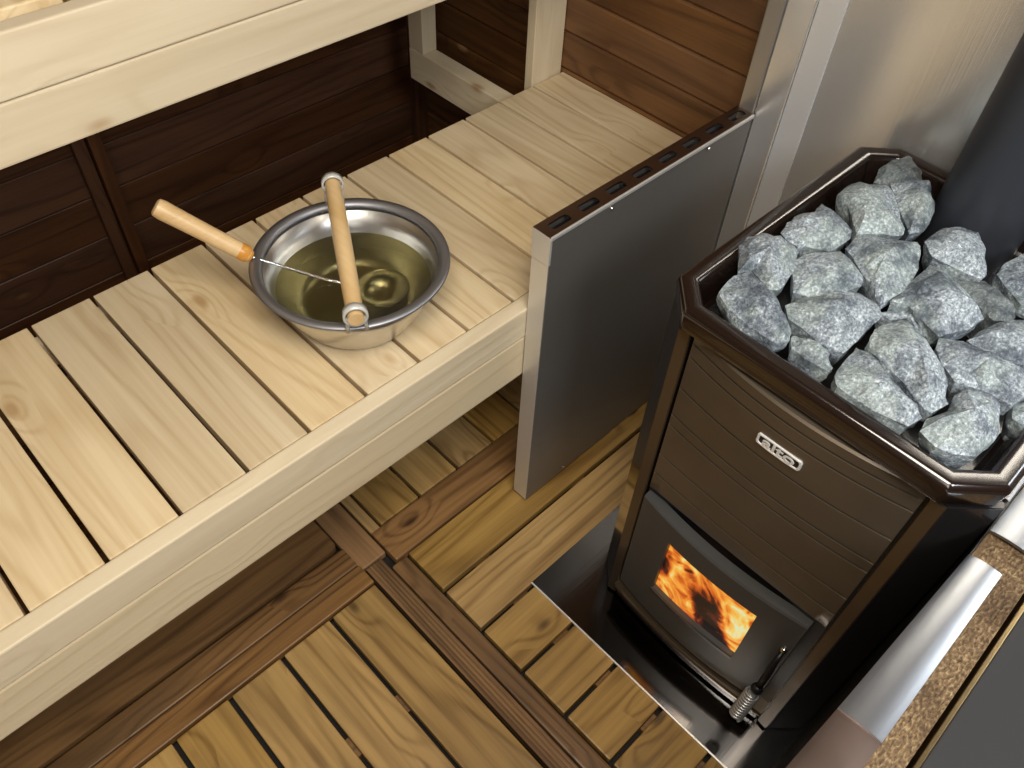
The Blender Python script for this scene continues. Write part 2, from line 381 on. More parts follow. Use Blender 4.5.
# stainless lining of the wall behind the stove
bm = B(); box(bm, 1.300, 1.385, .655, .688, -1.6, ZC, .003); struct(obj('trim_4', bm, M['trim_steel'], axis='X'))
bm = B(); box(bm, 1.302, 1.385, .602, .6535, -1.6, ZC, .002); struct(obj('trim_5', bm, M['steel_wall'], axis='X'))
bm = B()
struct(obj('trim_6', bx(1.3045, 1.385, .5535, .6005, -1.6, ZC, .001), M['strip_steel'], axis='X'))  # separate strip carrying the painted reflection band
prof = [(1.307, .553), (1.307, YF), (1.40, YF), (1.40, .553)]
prism(bm, prof, -1.6, ZC)
struct(obj('wall_stove', bm, M['steel_wall']))

# ------------------------------------------------------------------ duckboards on the floor
ZT = -1.57; ZB = ZT-.022
def joists(parent, xs, ys, along, name='joist'):
    for p in (xs if along == 'Y' else ys):
        if along == 'Y': b_ = bx(p-.02, p+.02, ys[0], ys[1], -1.612, ZB)
        else: b_ = bx(xs[0], xs[1], p-.02, p+.02, -1.612, ZB)
        obj(name, b_, M['deck_brown'], parent, axis=along)
d1 = root('duckboard', 'large slatted duckboard with long amber boards in front of the bench', 'duckboard', W(-.2, .2, -1.612))
e = [.3965-.1145*k for k in range(0, 13)]
for a, b in zip(e, e[1:]): obj('slat', bx(b+.0045, a-.0045, -1.1, .7215, ZB, ZT, .003), M['deck'], d1, axis='Y')
joists(d1, (-.97, .39), (-.9, -.2, .5), 'X')
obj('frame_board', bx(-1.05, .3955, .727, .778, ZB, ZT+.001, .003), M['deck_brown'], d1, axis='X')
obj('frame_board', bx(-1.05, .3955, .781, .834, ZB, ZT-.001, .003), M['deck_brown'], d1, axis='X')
d4 = root('duckboard', 'wide reddish brown floor panel running under the bench', 'duckboard', W(-.3, 1.0, -1.612))
def rrect(x0, x1, y0, y1, r, corners=(1,1,1,1), n=6):
    P = []
    for (cx, cy, a0, on) in ((x1-r, y0+r, -PI/2, corners[0]), (x1-r, y1-r, 0, corners[1]), (x0+r, y1-r, PI/2, corners[2]), (x0+r, y0+r, PI, corners[3])):
        if on:
            for k in range(n+1): P.append((cx+r*math.cos(a0+k*PI/2/n), cy+r*math.sin(a0+k*PI/2/n)))
        else:
            P.append((cx+r*(1 if math.cos(a0+PI/4) > 0 else -1), cy+r*(1 if math.sin(a0+PI/4) > 0 else -1)))
    return P
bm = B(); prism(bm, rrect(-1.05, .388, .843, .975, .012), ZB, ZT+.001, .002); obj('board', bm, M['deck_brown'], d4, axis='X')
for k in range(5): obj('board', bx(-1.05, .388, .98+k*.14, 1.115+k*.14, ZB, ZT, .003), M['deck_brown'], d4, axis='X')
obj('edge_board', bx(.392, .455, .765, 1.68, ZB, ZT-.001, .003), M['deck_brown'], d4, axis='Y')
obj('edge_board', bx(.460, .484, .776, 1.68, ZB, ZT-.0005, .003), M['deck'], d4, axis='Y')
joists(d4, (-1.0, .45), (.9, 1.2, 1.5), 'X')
d2 = root('duckboard', 'slatted duckboard under the stove with boards running beneath the steel plate', 'duckboard', W(.9, .2, -1.612))
# grooved border board and its smooth neighbour
def grooved(x0, x1, y0, y1, n=5):
    bm = B(); w = (x1-x0)/n
    for k in range(n): box(bm, x0+k*w, x0+(k+1)*w-.0022, y0, y1, ZT-.01, ZT, .0012, 1)
    box(bm, x0, x1, y0, y1, ZB, ZT-.004); return bm
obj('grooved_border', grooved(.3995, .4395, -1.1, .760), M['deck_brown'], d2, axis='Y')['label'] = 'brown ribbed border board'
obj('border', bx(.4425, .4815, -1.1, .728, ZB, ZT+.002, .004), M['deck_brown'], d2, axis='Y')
ys = [.728-.1148*k for k in range(0, 16)]
for a, b in zip(ys, ys[1:]): obj('slat', bx(.4885, 1.298, b+.0045, a-.0045 if a < .7 else a+.002, ZB, ZT, .003), M['deck'], d2, axis='X')
obj('frame_board', bx(.4595, 1.298, .7345, .8205, ZB, ZT+.001, .003), M['deck_brown'], d2, axis='X')
joists(d2, (.6, .9, 1.2), (-1.0, .8), 'Y')
d3 = root('duckboard', 'short slatted duckboard half hidden beneath the bench beside the guard', 'duckboard', W(.9, 1.2, -1.612))
xs = [.4865+.1122*k for k in range(0, 9)]
for a, b in zip(xs, xs[1:]): obj('slat', bx(a+.004, b-.004, .8245, 1.70, ZB, ZT-.001, .003), M['deck'], d3, axis='Y')
joists(d3, (.5, 1.36), (.9, 1.3, 1.6), 'X')

# ------------------------------------------------------------------ lower bench
bn = root('sauna_bench', 'lower bench of pale pine slats carrying the steel bucket', 'bench', W(.2, .95, -1.612))
PT = .1065
k0 = -11
for k in range(k0, 12):
    x0 = .118+PT*k; x1 = x0+PT-.0055
    if x1 > XW: x1 = XW-.002
    obj('slat', bx(x0+.0045, x1+.0035, .7235, 1.2085, -1.026, -1.0, .0022), M['pine'], bn, axis='Y')
bm = B(); box(bm, -1.08, XW-.005, .692, .7215, -1.0665, -.9985, .003); obj('front_board', bm, M['pine_front'], bn, axis='X')
bm = B(); box(bm, -1.08, XW-.005, .693, .7215, -1.172, -1.0685, .005); obj('front_board', bm, M['pine_front'], bn, axis='X')
for y0, w0 in ((.7218, .014), (1.185, .0235)): obj('under_rail', bx(-1.08, XW-.005, y0, y0+w0, -1.08, -1.0265), M['pine_front'], bn, axis='X')
for x0 in (-.95, .98): obj('leg', bx(x0, x0+.045, 1.14, 1.184, -1.567, -1.0268, .002), M['pine_front'], bn, axis='Z')
obj('side_beam', bx(1.221, 1.266, .93, 1.5215, -1.112, -1.0565 if False else -1.056, .002), M['pine_front'], bn, axis='Y') if False else None

# upper bench with its frame
ub = root('upper_bench', 'upper bench with pale front boards crossing the top left and posts at its far end', 'bench', W(.1, 1.35, -1.569))
obj('front_board', bx(-1.08, XW-.002, 1.06, 1.088, -.5595, -.482, .003), M['pine_front'], ub, axis='X')
obj('front_board', bx(-1.08, XW-.002, 1.061, 1.088, -.640, -.5615, .003), M['pine_front'], ub, axis='X')
for k in range(-11, 12):
    x0 = .118+PT*k; obj('slat', bx(x0+.0055, min(x0+PT-.003, XW-.002), 1.116, 1.735, -.504, -.482, .003), M['pine'], ub, axis='Y')
for y0 in (1.2, 1.6): obj('under_rail', bx(-1.08, XW-.005, y0, y0+.04, -.545, -.5045), M['pine_front'], ub, axis='X')
obj('beam', bx(1.221, 1.266, 1.2095, 1.575, -1.112, -1.03, .002), M['pine_front'], ub, axis='Y')['label'] = 'low beam tying the posts together'
obj('post', bx(1.2215, 1.2655, 1.5215, 1.5745, -1.0295, -.5455, .002), M['pine_front'], ub, axis='Z')
obj('post', bx(1.289, 1.345, 1.2105, 1.235, -1.569, -.5455, .002), M['pine_front'], ub, axis='Z')
obj('post', bx(1.3455, 1.388, 1.2125, 1.235, -1.569, -.5455, .002), M['pine_front'], ub, axis='Z')

# ------------------------------------------------------------------ steel guard between bench and stove
gd = root('heat_guard', 'slim steel heat guard with slotted top between bench and stove', 'guard', W(1.03, .67, -1.57))
GX0, GX1, GY0, GY1, GT, GB = .760, 1.298, .653, .690, -.817, -1.559
obj('front_sheet', bx(GX0+.001, GX1, GY0, GY0+.003, GB, GT-.006, .0), M['steel_guard'], gd)
obj('front_sheet', bx(GX0+.001, 1.043, GY0-.0014, GY0-.0001, GB+.001, GT-.0065, .0), M['steel_guard'], gd)['label'] = 'overlapping left half of the front sheet'
obj('slot_shade_box', bx(GX0+.006, GX1, GY0+.0035, GY1-.0035, GB+.002, GT-.022), M['black'], gd)  # added black box supplying the shade seen through the slots
obj('rear_sheet', bx(GX0+.001, GX1, GY1-.003, GY1, GB, GT-.014), M['steel_guard'], gd)
obj('end_sheet', bx(GX0, GX0+.003, GY0, GY1, GB, GT-.055, .0), M['end_steel'], gd)
obj('end_cap', bx(GX0-.0015, GX0+.004, GY0-.0015, GY1+.001, GT-.058, GT-.001, .001), M['end_steel'], gd)
pt_ = (GX1-GX0)/8; holes = []
for k in range(8):
    cx = GX0+.006+pt_*(k+.5)
    holes.append(rrect(cx-.0215, cx+.0215, GY0+.010, GY1-.0105, .0055, n=4))
bm = B(); plate_holes(bm, [(GX0-.001, GY0-.001), (GX1, GY0-.001), (GX1, GY1+.001), (GX0-.001, GY1+.001)], holes, GT-.003, GT)
box(bm, GX0, GX1, GY1-.001, GY1+.001, GT-.014, GT-.001)
obj('slotted_top', bm, M['steel_guard_top'], gd)['label'] = 'steel top with eight slots and painted brown reflection'
obj('top_lip', bx(GX0, GX1, GY0-.0035, GY0+.0005, GT-.006, GT+.0005, .001), M['end_steel'], gd)
bm = B(); tube(bm, [W(.900, GY0-.0005, -.829), W(.900, GY0-.0060, -.829)], .0028*S, 10); obj('screw', bm, M['chrome'], gd)
bm = B(); tube(bm, [W(1.161, GY0-.0005, -.829), W(1.161, GY0-.0060, -.829)], .0028*S, 10); obj('screw', bm, M['chrome'], gd)
bm = B(); tube(bm, [W(.878, GY0+.001, -1.545), W(.878, GY0-.004, -1.545)], .0025*S, 10); obj('screw', bm, M['chrome'], gd)
for x in (.80, 1.22):
    bm = B(); box(bm, x-.011, x+.011, GY0+.005, GY1-.004, -1.5698, GB, .002); obj('foot', bm, M['black'], gd)

# ------------------------------------------------------------------ floor plate
fpl = obj('floor_plate', bx(.632, 1.298, -.155, .503, -1.5685, -1.5655, .0008), M['plate']); tag(fpl, 'polished steel floor plate lying beneath the stove', 'plate')
obj('folded_edge', bx(.6295, .6325, -.155, .503, -1.5695, -1.5645, .0006), M['badge_steel'], fpl)['label'] = 'bright folded front edge'

# ------------------------------------------------------------------ stove
def octa(x0, x1, y0, y1, c): return [(x0, y1-c), (x0, y0+c), (x0+c, y0), (x1-c, y0), (x1, y0+c), (x1, y1-c), (x1-c, y1), (x0+c, y1)]
st = root('sauna_stove', 'dark brown wood burning sauna stove filled with grey stones', 'stove', W(1.0, .19, -1.5655))
CY = .192
bm = B(); prism(bm, octa(.756, 1.258, -.036, .420, .048), -1.545, -.80); obj('body', bm, M['side_black'], st)
def pillar(x0, x1, y0, y1, n): obj(n, bx(x0, x1, y0, y1, -1.56, -.797, .0025), M['post'], st)
# corner posts: narrow bronze strip at front, wide dark wrap on the chamfer
for s in (1, -1):
    ya = CY+s*.177; yb = CY+s*.197; yc = CY+s*.2435
    poly = [(.743, ya), (.741, yb), (.790, yc), (.800, yc-s*.005), (.757, yb-s*.006), (.757, ya)]
    bm = B(); prism(bm, poly, -1.56, -.797, .0012); obj('corner_post', bm, M['enamel'] if s == 1 else M['side_black'], st)
    bm = B(); prism(bm, [(.7395, ya+s*.001), (.7375, yb-s*.001), (.7425, yb), (.744, ya)], -1.558, -.7975, .0008); obj('post_strip', bm, M['post'], st)
    bm = B(); lathe(bm, W(.752, CY+s*.19, -1.5655), [(0, 0), (.008, 0), (.008, .006), (0, .006)], 14); obj('foot', bm, M['chrome'], st)
    obj('side_panel', bx(.802, 1.25, (CY+s*.243) if s < 0 else CY+.229, (CY-.229) if s < 0 else CY+.243, -1.54, -.797, .003), M['enamel'], st)
# curved front panel with pressed grooves
def curved(bm, y0, y1, zs, xf, depth=.010, ncol=28):
    fr_, bk = [], []
    for z, ins in zs:
        row, rb = [], []
        for j in range(ncol+1):
            y = y0+(y1-y0)*j/ncol; s = (y-(y0+y1)/2)/((y1-y0)/2)
            x = xf(s, z)+ins*(1.0 if abs(s) < .96 else 0)
            row.append(bm.verts.new(W(x, y, z))); rb.append(bm.verts.new(W(x+depth, y, z)))
        fr_.append(row); bk.append(rb)
    m_, n_ = len(zs), ncol+1
    for i in range(m_-1):
        for j in range(n_-1):
            bm.faces.new([fr_[i][j], fr_[i][j+1], fr_[i+1][j+1], fr_[i+1][j]])
            bm.faces.new([bk[i][j], bk[i+1][j], bk[i+1][j+1], bk[i][j+1]])
    for i in range(m_-1):
        for j in (0, n_-1): bm.faces.new([fr_[i][j], fr_[i+1][j], bk[i+1][j], bk[i][j]])
    for j in range(n_-1):
        for i in (0, m_-1): bm.faces.new([fr_[i][j], fr_[i][j+1], bk[i][j+1], bk[i][j]])
    bmesh.ops.recalc_face_normals(bm, faces=bm.faces[:])
def pan(s, z):
    t = (z+1.165)/(.375); return .742-(.003+.021*t)*(1-s*s)
gz_ = .0018
gz = [-.812, -.838, -.905, -.967, -.991, -1.07, -1.122]
zs = [(-.790, .003), (-.793, 0)]
for g in gz: zs += [(g+.0024, 0), (g+.0017, .0055), (g-.0015, .0055), (g-.0019, 0)]
zs += [(-1.162, 0), (-1.165, .003)]
bm = B(); curved(bm, CY-.172, CY+.172, zs, pan)
obj('front_panel', bm, M['panel'], st, smooth=True, auto=.5)['label'] = 'curved brown panel with pressed horizontal grooves'
# rim of the stone basket
def loop_at(ins, z):
    o_ = octa(.7195+ins, 1.2925-ins, CY-.237+ins, CY+.237-ins, .0495-ins*.5857*.0+(-ins*.59)*0+max(-.03, -ins*.586)); return [W(x, y, z) for x, y in o_]
def rimmesh(prof):
    bm = B(); rings = [[bm.verts.new(p) for p in loop_at(i_, z_)] for i_, z_ in prof]
    for a, b in zip(rings, rings[1:]+[rings[0]]):
        for k in range(8): bm.faces.new([a[k], a[(k+1) % 8], b[(k+1) % 8], b[k]])
    bmesh.ops.recalc_face_normals(bm, faces=bm.faces[:]); return bm
bm = rimmesh([(.004, -.784), (0, -.752), (.006, -.744), (.024, -.744), (.031, -.750), (.040, -.800), (.046, -.800), (.030, -.784)])
bmesh.ops.bevel(bm, geom=[e_ for e_ in bm.edges if e_.calc_face_angle(0) > .4], offset=.0034, segments=3, affect='EDGES', profile=.5)
obj('rim', bm, M['enamel'], st, smooth=True, auto=.7)['label'] = 'glossy octagonal rim'
bm = rimmesh([(.0395, -.799), (.050, -.862), (.053, -.862), (.045, -.799)]); obj('stone_basket', bm, M['basket'], st)
bm = B(); prism(bm, octa(.765, 1.250, CY-.19, CY+.19, .04), -.875, -.862); obj('basket_floor', bm, M['basket'], st)
obj('neck', (lambda b_: (prism(b_, octa(.765, 1.245, CY-.2, CY+.2, .04), -.80, -.7862), b_)[1])(B()), M['black'], st) if False else None
# badge
bg = B(); BDY, BDZ, BDX = .1905, -.8680, .0085
y0, z0 = .1625, BDZ; hw, hh = .0345, .0105
def bpt(s, t): return (BDY-s*hw, z0+t*hh)
outer = [(-1, -.62), (-.94, -.95), (-.4, -1.12), (.4, -1.12), (.94, -.95), (1, -.62), (1, .62), (.94, .95), (.4, 1.0), (-.4, 1.0), (-.94, .95), (-1, .62)]
def badge_ring(scale_s, scale_t, x): return [W(x+BDX, *bpt(s*scale_s, t*scale_t)) for s, t in outer]
rr = [badge_ring(1, 1, .7185), badge_ring(1, 1, .7125), badge_ring(.97, .9, .7115), badge_ring(.90, .70, .7115), badge_ring(.88, .64, .7135)]
vr = [[bg.verts.new(p) for p in q] for q in rr]
for a, b in zip(vr, vr[1:]):
    for k in range(12): bg.faces.new([a[k], a[(k+1) % 12], b[(k+1) % 12], b[k]])
bg.faces.new(vr[-1]); bmesh.ops.recalc_face_normals(bg, faces=bg.faces[:])
M['badge'] = metal('white_chrome', (.92, .92, .90), .35, metallic=.55)
badge = obj('badge', bg, M['badge'], st); badge['label'] = 'small chrome maker plate with lettering'
bf = B(); bf.faces.new([bf.verts.new(W(.7128+BDX, *bpt(s*.885, t*.66))) for s, t in outer]); 
gext = bmesh.ops.extrude_face_region(bf, geom=bf.faces[:])
for v in [e_ for e_ in gext['geom'] if isinstance(e_, bmesh.types.BMVert)]: v.co.x += .0006
obj('badge_field', bf, M['black'], badge)
cu = bpy.data.curves.new('lettering', 'FONT'); cu.body = 'aito'; cu.size = .021*S*1.05; cu.extrude = .0006; cu.align_x = 'CENTER'; cu.align_y = 'CENTER'; cu.offset = .0003
to = bpy.data.objects.new('tmp', cu); C.objects.link(to)
bpy.context.view_layer.update()
me = bpy.data.meshes.new_from_object(to); bpy.data.objects.remove(to)
tb = B(); tb.from_mesh(me)
rotm = Matrix(((0, 0, -1), (-1, 0, 0), (0, 1, 0)))
for v in tb.verts: v.co.x *= 1.5; v.co = rotm @ v.co + W(.7120+BDX, BDY, z0)
obj('lettering', tb, M['badge'], badge)
# door
def dr(s, z): return .732-.017*(1-s*s)
DY0, DY1, DZ0, DZ1 = .037, .363, -1.486, -1.180
WY0, WY1, WZ0, WZ1 = .1075, .289, -1.395, -1.2325
bm = B(); N1 = 34
ysd = sorted(set([DY0+(DY1-DY0)*j/N1 for j in range(N1+1)]+[WY0, WY1])); zsd = [DZ0, DZ0+.004, WZ0, WZ1, DZ1-.004, DZ1]
def dx_(y): s = (y-(DY0+DY1)/2)/((DY1-DY0)/2); return dr(s, 0)
g1, g2 = {}, {}
for i, z in enumerate(zsd):
    for j, y in enumerate(ysd):
        ins = .003 if i in (0, 5) else 0
        g1[i, j] = bm.verts.new(W(dx_(y)+ins, y, z)); g2[i, j] = bm.verts.new(W(dx_(y)+.022, y, z))
def inwin(i, j): return 2 <= i < 3 and WY0-1e-6 <= ysd[j] and ysd[j+1] <= WY1+1e-6
nj, ni = len(ysd), len(zsd)
for i in range(ni-1):
    for j in range(nj-1):
        if inwin(i, j): continue
        bm.faces.new([g1[i, j], g1[i, j+1], g1[i+1, j+1], g1[i+1, j]]); bm.faces.new([g2[i, j], g2[i+1, j], g2[i+1, j+1], g2[i, j+1]])
for i in range(ni-1):
    for j in (0, nj-1): bm.faces.new([g1[i, j], g1[i+1, j], g2[i+1, j], g2[i, j]])
for j in range(nj-1):
    for i in (0, ni-1): bm.faces.new([g1[i, j], g1[i, j+1], g2[i, j+1], g2[i, j]])
jw = [j for j in range(nj) if WY0-1e-6 <= ysd[j] <= WY1+1e-6]
for a, b in zip(jw, jw[1:]):
    for i in (2, 3): bm.faces.new([g1[i, a], g1[i, b], g2[i, b], g2[i, a]])
for j in (jw[0], jw[-1]): bm.faces.new([g1[2, j], g1[3, j], g2[3, j], g2[2, j]])
bmesh.ops.recalc_face_normals(bm, faces=bm.faces[:])
door = obj('door', bm, M['charcoal'], st, smooth=True, auto=.5); door['label'] = 'charcoal cast fire door, bowed outward'
# fire seen through the glass
bm = B(); uvl = bm.loops.layers.uv.new('UVMap'); nf = 16
fv = [[bm.verts.new(W(dx_(WY1-(WY1-WY0)*j/nf)+.010, WY1+.0005-(WY1-WY0+.001)*j/nf, zz)) for zz in (WZ0-.0005, WZ1+.0005)] for j in range(nf+1)]
for j in range(nf):
    fc = bm.faces.new([fv[j][0], fv[j+1][0], fv[j+1][1], fv[j][1]])
    for lp, q in zip(fc.loops, ((j/nf, 0), ((j+1)/nf, 0), ((j+1)/nf, 1), (j/nf, 1))): lp[uvl].uv = q
obj('fire_window', bm, M['fire'], door)['label'] = 'window glowing with orange and yellow flames'
# bevelled sill under the window
bm = B()
pr = [(0, -.001), (-.0035, .0), (-.0015, -.011), (.002, -.012)]
rows = [[bm.verts.new(W(dx_(y_)+a_, y_, WZ0+b_)) for a_, b_ in pr] for y_ in [WY0+.0+(WY1-WY0+.004)*k/12 for k in range(13)]]
for a, b in zip(rows, rows[1:]):
    for k in range(4): bm.faces.new([a[k], a[(k+1) % 4], b[(k+1) % 4], b[k]])
bm.faces.new(rows[0]); bm.faces.new(rows[-1]); bmesh.ops.recalc_face_normals(bm, faces=bm.faces[:])
obj('window_sill', bm, M['charcoal'], door)
# handle: latch rod, knob and coiled grip
hd = B(); tube(hd, [W(.728, .047, -1.275), W(.712, .046, -1.29), W(.704, .044, -1.335), W(.702, .044, -1.375)], [.0035, .0045, .0055, .0055], 10)
hob = obj('handle', hd, M['black'], door)
bm = B(); bmesh.ops.create_uvsphere(bm, u_segments=12, v_segments=8, radius=.0095)
for v in bm.verts: v.co += W(.700, .044, -1.383)
obj('knob', bm, M['black'], hob, smooth=True)
bm = B(); bmesh.ops.create_uvsphere(bm, u_segments=12, v_segments=8, radius=.0055)
for v in bm.verts: v.co += W(.728, .047, -1.272)
obj('latch_pin', bm, M['chrome'], hob, smooth=True)
bm = B(); a0 = W(.696, .0455, -1.395); a1 = W(.680, .046, -1.475); ax = (a1-a0).normalized(); sd = ax.orthogonal().normalized(); s2 = ax.cross(sd)
pts = []; turns = 10
for k in range(turns*12+1):
    t = k/(turns*12); pts.append(a0.lerp(a1, t)+(sd*math.cos(2*PI*turns*t)+s2*math.sin(2*PI*turns*t))*.0106)
tube(bm, pts, .0024, 6); tube(bm, [a0, a1], .0070, 10)
obj('coil_grip', bm, metal('grey_spring', (.50, .50, .50), .35, metallic=.7), hob)['label'] = 'grey coiled spring grip'
# ledge and ash lip below the door
def lp1(s, z): return .722-.014*(1-s*s)
bm = B(); curved(bm, CY-.176, CY+.174, [(-1.507, 0), (-1.502, -.002), (-1.494, -.002), (-1.491, .001)], lp1, .03); obj('ash_lip', bm, M['post'], st, smooth=True, auto=.5)
bm = B(); curved(bm, CY-.172, CY+.172, [(-1.555, 0), (-1.5075, 0)], lambda s, z: .738-.012*(1-s*s), .012); obj('kick_plate', bm, M['enamel'], st, smooth=True, auto=.5)
obj('front_frame', bx(.7475, .7555, CY-.174, CY+.174, -1.55, -.80), M['black'], st)
bm = B(); tube(bm, [W(.748, .361, -1.33), W(.738, .361, -1.33)], .004, 10); obj('hinge_pin', bm, M['chrome'], door)
obj('base_skirt', bx(.775, 1.25, -.051, -.0515+.006, -1.56, -1.50, .001), M['post'], st) if False else None
# flue
bm = B(); lathe(bm, W(1.225, .207, -.861), [(.0, 0), (.068*S, 0), (.068*S, (ZC+.861)*S), (.0, (ZC+.861)*S)], 56)
tag(obj('stove_pipe', bm, M['pipe'], smooth=True, auto=.6), 'satin black stove pipe rising from the stones at right', 'pipe')

# ------------------------------------------------------------------ stones: outline in the picture plane of the pile, real thickness below and above
def rock(poly, z, h, label, peak=(.5, .5), dark=False, name='sauna_stone', seed=0):
    rnd = random.Random(seed); pts = [Vector((*onz(u, v, z), 0)) for u, v in poly]
    n = len(pts); c = sum(pts, Vector())/n
    xs_ = [p.x for p in pts]; ys_ = [p.y for p in pts]
    # close the outline down to even spacing
    size = max(max(xs_)-min(xs_), max(ys_)-min(ys_))
    bm = B()
    lv = []
    def ring(sc, dz, cc, jit):
        return [bm.verts.new(W(*( (cc+(p-c)*sc).xy + Vector((rnd.uniform(-1, 1), rnd.uniform(-1, 1)))*jit*size), z+dz+rnd.uniform(-1, 1)*jit*size*.8)) for p in pts]
    pk = Vector((min(xs_)+(max(xs_)-min(xs_))*peak[0], min(ys_)+(max(ys_)-min(ys_))*peak[1], 0)); pk = c.lerp(pk, .5)
    low = ring(.55, -.055, c, .03); mdl = ring(.93, -.020, c, .01); out = ring(1.0, 0, c, .004)
    top = ring(.60, h*.62, c.lerp(pk, .5), .035)
    for v in low+mdl+out+top: pass
    hull = bmesh.ops.convex_hull(bm, input=low)  # base lump
    for a, b in ((low, mdl), (mdl, out), (out, top)):
        for k in range(n): bm.faces.new([a[k], a[(k+1) % n], b[(k+1) % n], b[k]])
    apex = bm.verts.new(W(pk.x, pk.y, z+h))
    for k in range(n): bm.faces.new([top[k], top[(k+1) % n], apex])
    bmesh.ops.remove_doubles(bm, verts=bm.verts[:], dist=.0005)
    bmesh.ops.triangulate(bm, faces=bm.faces[:])
    bmesh.ops.subdivide_edges(bm, edges=bm.edges[:], cuts=2, use_grid_fill=True)
    bmesh.ops.triangulate(bm, faces=bm.faces[:])
    bmesh.ops.recalc_face_normals(bm, faces=bm.faces[:]); bm.normal_update()
    off = Vector((seed*3.1, seed*1.7, 0))
    for v in bm.verts:
        nn = noise.fractal(v.co*55+off, .7, 2.2, 4)
        # terraces: broken, stepped faces
        q = noise.noise(v.co*30+off*2); stp = round(q*3)/3-q
        v.co += v.normal*(nn*.0026+stp*.0030)
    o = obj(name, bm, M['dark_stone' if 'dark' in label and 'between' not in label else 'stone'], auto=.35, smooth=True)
    tag(o, label, 'stone', 'grey stones heaped on the stove')
    return o
ROCKS = [
 ([(874,182),(880,170),(894,157),(904,153),(916,158),(921,167),(922.6,180),(900,186),(886,186)], -.752, .012, 'darker grey stone at the very back corner of the heap', (.5,.5)),
 ([(837,195),(846,186),(860,182),(888,187),(896,199),(906,229),(903,235),(893,237),(886,234),(856,234),(852,216),(846,205)], -.738, .020, 'stone with a stepped face near the back, directly left of the stone touching the pipe', (.3,.6)),
 ([(890,184),(904,179.5),(929,180),(931.6,198),(935,208),(931,220),(921,232),(909,234),(907,228),(896,198)], -.738, .022, 'stone at the back whose right side touches the black pipe', (.5,.4)),
 ([(782,233),(787,223),(799,215),(815,212),(822,204),(833,212),(853,231),(850,239),(831,252),(804,246),(798,247),(786,240)], -.738, .020, 'wide pale stone against the bench side rim, with a pointed top', (.6,.4)),
 ([(740,247),(748,237),(762,233),(780,236),(791,243),(798,251),(796,268),(787,282),(779,290),(769,290),(752,270),(738,273)], -.738, .020, 'rounded grey stone in the front left corner, behind the slab on the rim', (.5,.6)),
 ([(717,292),(734,276),(752,271),(766,290),(779,303),(792,330),(790,341),(776,344),(745,324),(728,308)], -.738, .020, 'long slab stone leaning on the front left rim', (.5,.4)),
 ([(793,264),(804,254),(840,252),(850,260),(862,276),(861,286),(824,300),(815,299),(793,292)], -.738, .022, 'blocky stone with a bright flat front in the middle left', (.5,.35)),
 ([(846,249),(857,237),(875,236),(896,239),(917,242),(922,255),(915,276),(906,289),(881,304),(875,298),(871,287),(862,273),(854,260)], -.738, .024, 'big craggy stone with a steep ridge in the centre of the back half', (.4,.5)),
 ([(925,242),(942,228),(959,227),(978,233),(985,249),(987,275),(981,280),(963,272),(932,257)], -.738, .022, 'rounded wedge stone just below the foot of the pipe', (.5,.5)),
 ([(997,275),(1005,262),(1034,248),(1072,254),(1086,296),(1050,318),(1021,305),(1007,288)], -.738, .02, 'stone cut by the right edge of the photo, uppermost there', (.5,.5)),
 ([(958,282),(985,281),(1001,293),(1017,311),(1014,320),(994,321),(981,308),(964,295)], -.744, .012, 'dark grey stone sunk behind the others at right', (.5,.5)),
 ([(890,301),(910,284),(930,264),(944,269),(959,285),(973,301),(984,319),(970,329),(939,336),(921,319),(909,306)], -.736, .024, 'large pale stone with a raised lobe in the middle of the heap', (.5,.5)),
 ([(879,313),(896,309),(909,310),(920,322),(936,335),(918,336),(904,317),(890,320)], -.750, .006, 'small low grey stone wedged in the centre gap', (.5,.5)),
 ([(786,306),(798,298),(839,292),(860,293),(877,303),(881,316),(867,330),(857,340),(843,353),(823,345),(806,332),(789,319)], -.738, .024, 'wide chunky stone left of centre, with the small rim stone right in front of it', (.5,.5)),
 ([(792,336),(805,338),(821,344),(829,353),(833,368),(829,372),(805,358),(791,348)], -.744, .012, 'small stone tucked against the front rim beside the long slab', (.5,.5)),
 ([(856,346),(845,360),(834.5,376),(836,386),(855,399),(875,411),(909,426),(923,418),(917,405),(889,377),(868,353)], -.738, .018, 'elongated triangular stone lying along the front rim', (.4,.4)),
 ([(868,340),(875,330),(902,320),(917,330),(938,358),(948,383),(947,404),(932,414),(924,410),(906,386),(890,369),(869,348)], -.730, .026, 'biggest upright slab stone in the front middle, widest at its foot', (.5,.45)),
 ([(939,338),(963,341),(997,358),(1030,376),(1036,392),(1013,405),(981,390),(956,382),(943,365),(936,348)], -.738, .022, 'long smooth stone stretching toward the right edge of the photo', (.5,.5)),
 ([(966,340),(981,330),(1005,320),(1046,320),(1100,338),(1092,368),(1054,371),(1024,365),(1007,362),(981,350)], -.742, .020, 'broad flat stone at right, between the sunk dark one and the long smooth one', (.5,.5)),
 ([(920,431),(927,419),(946,410),(956,396),(965,389),(990,394),(999,404),(1000,428),(994,442),(977,456),(952,454),(935,446)], -.736, .024, 'rough speckled stone in the front right corner of the heap', (.5,.5)),
 ([(1012,404),(1038,396),(1072,398),(1066,424),(1030,432),(1012,418)], -.750, .012, 'partly hidden stone by the right hand rim at the edge of the photo', (.5,.5)),
]
for i, (pl, z, h, lab, pk) in enumerate(ROCKS): rock(pl, z, h, lab, pk, seed=i+1)

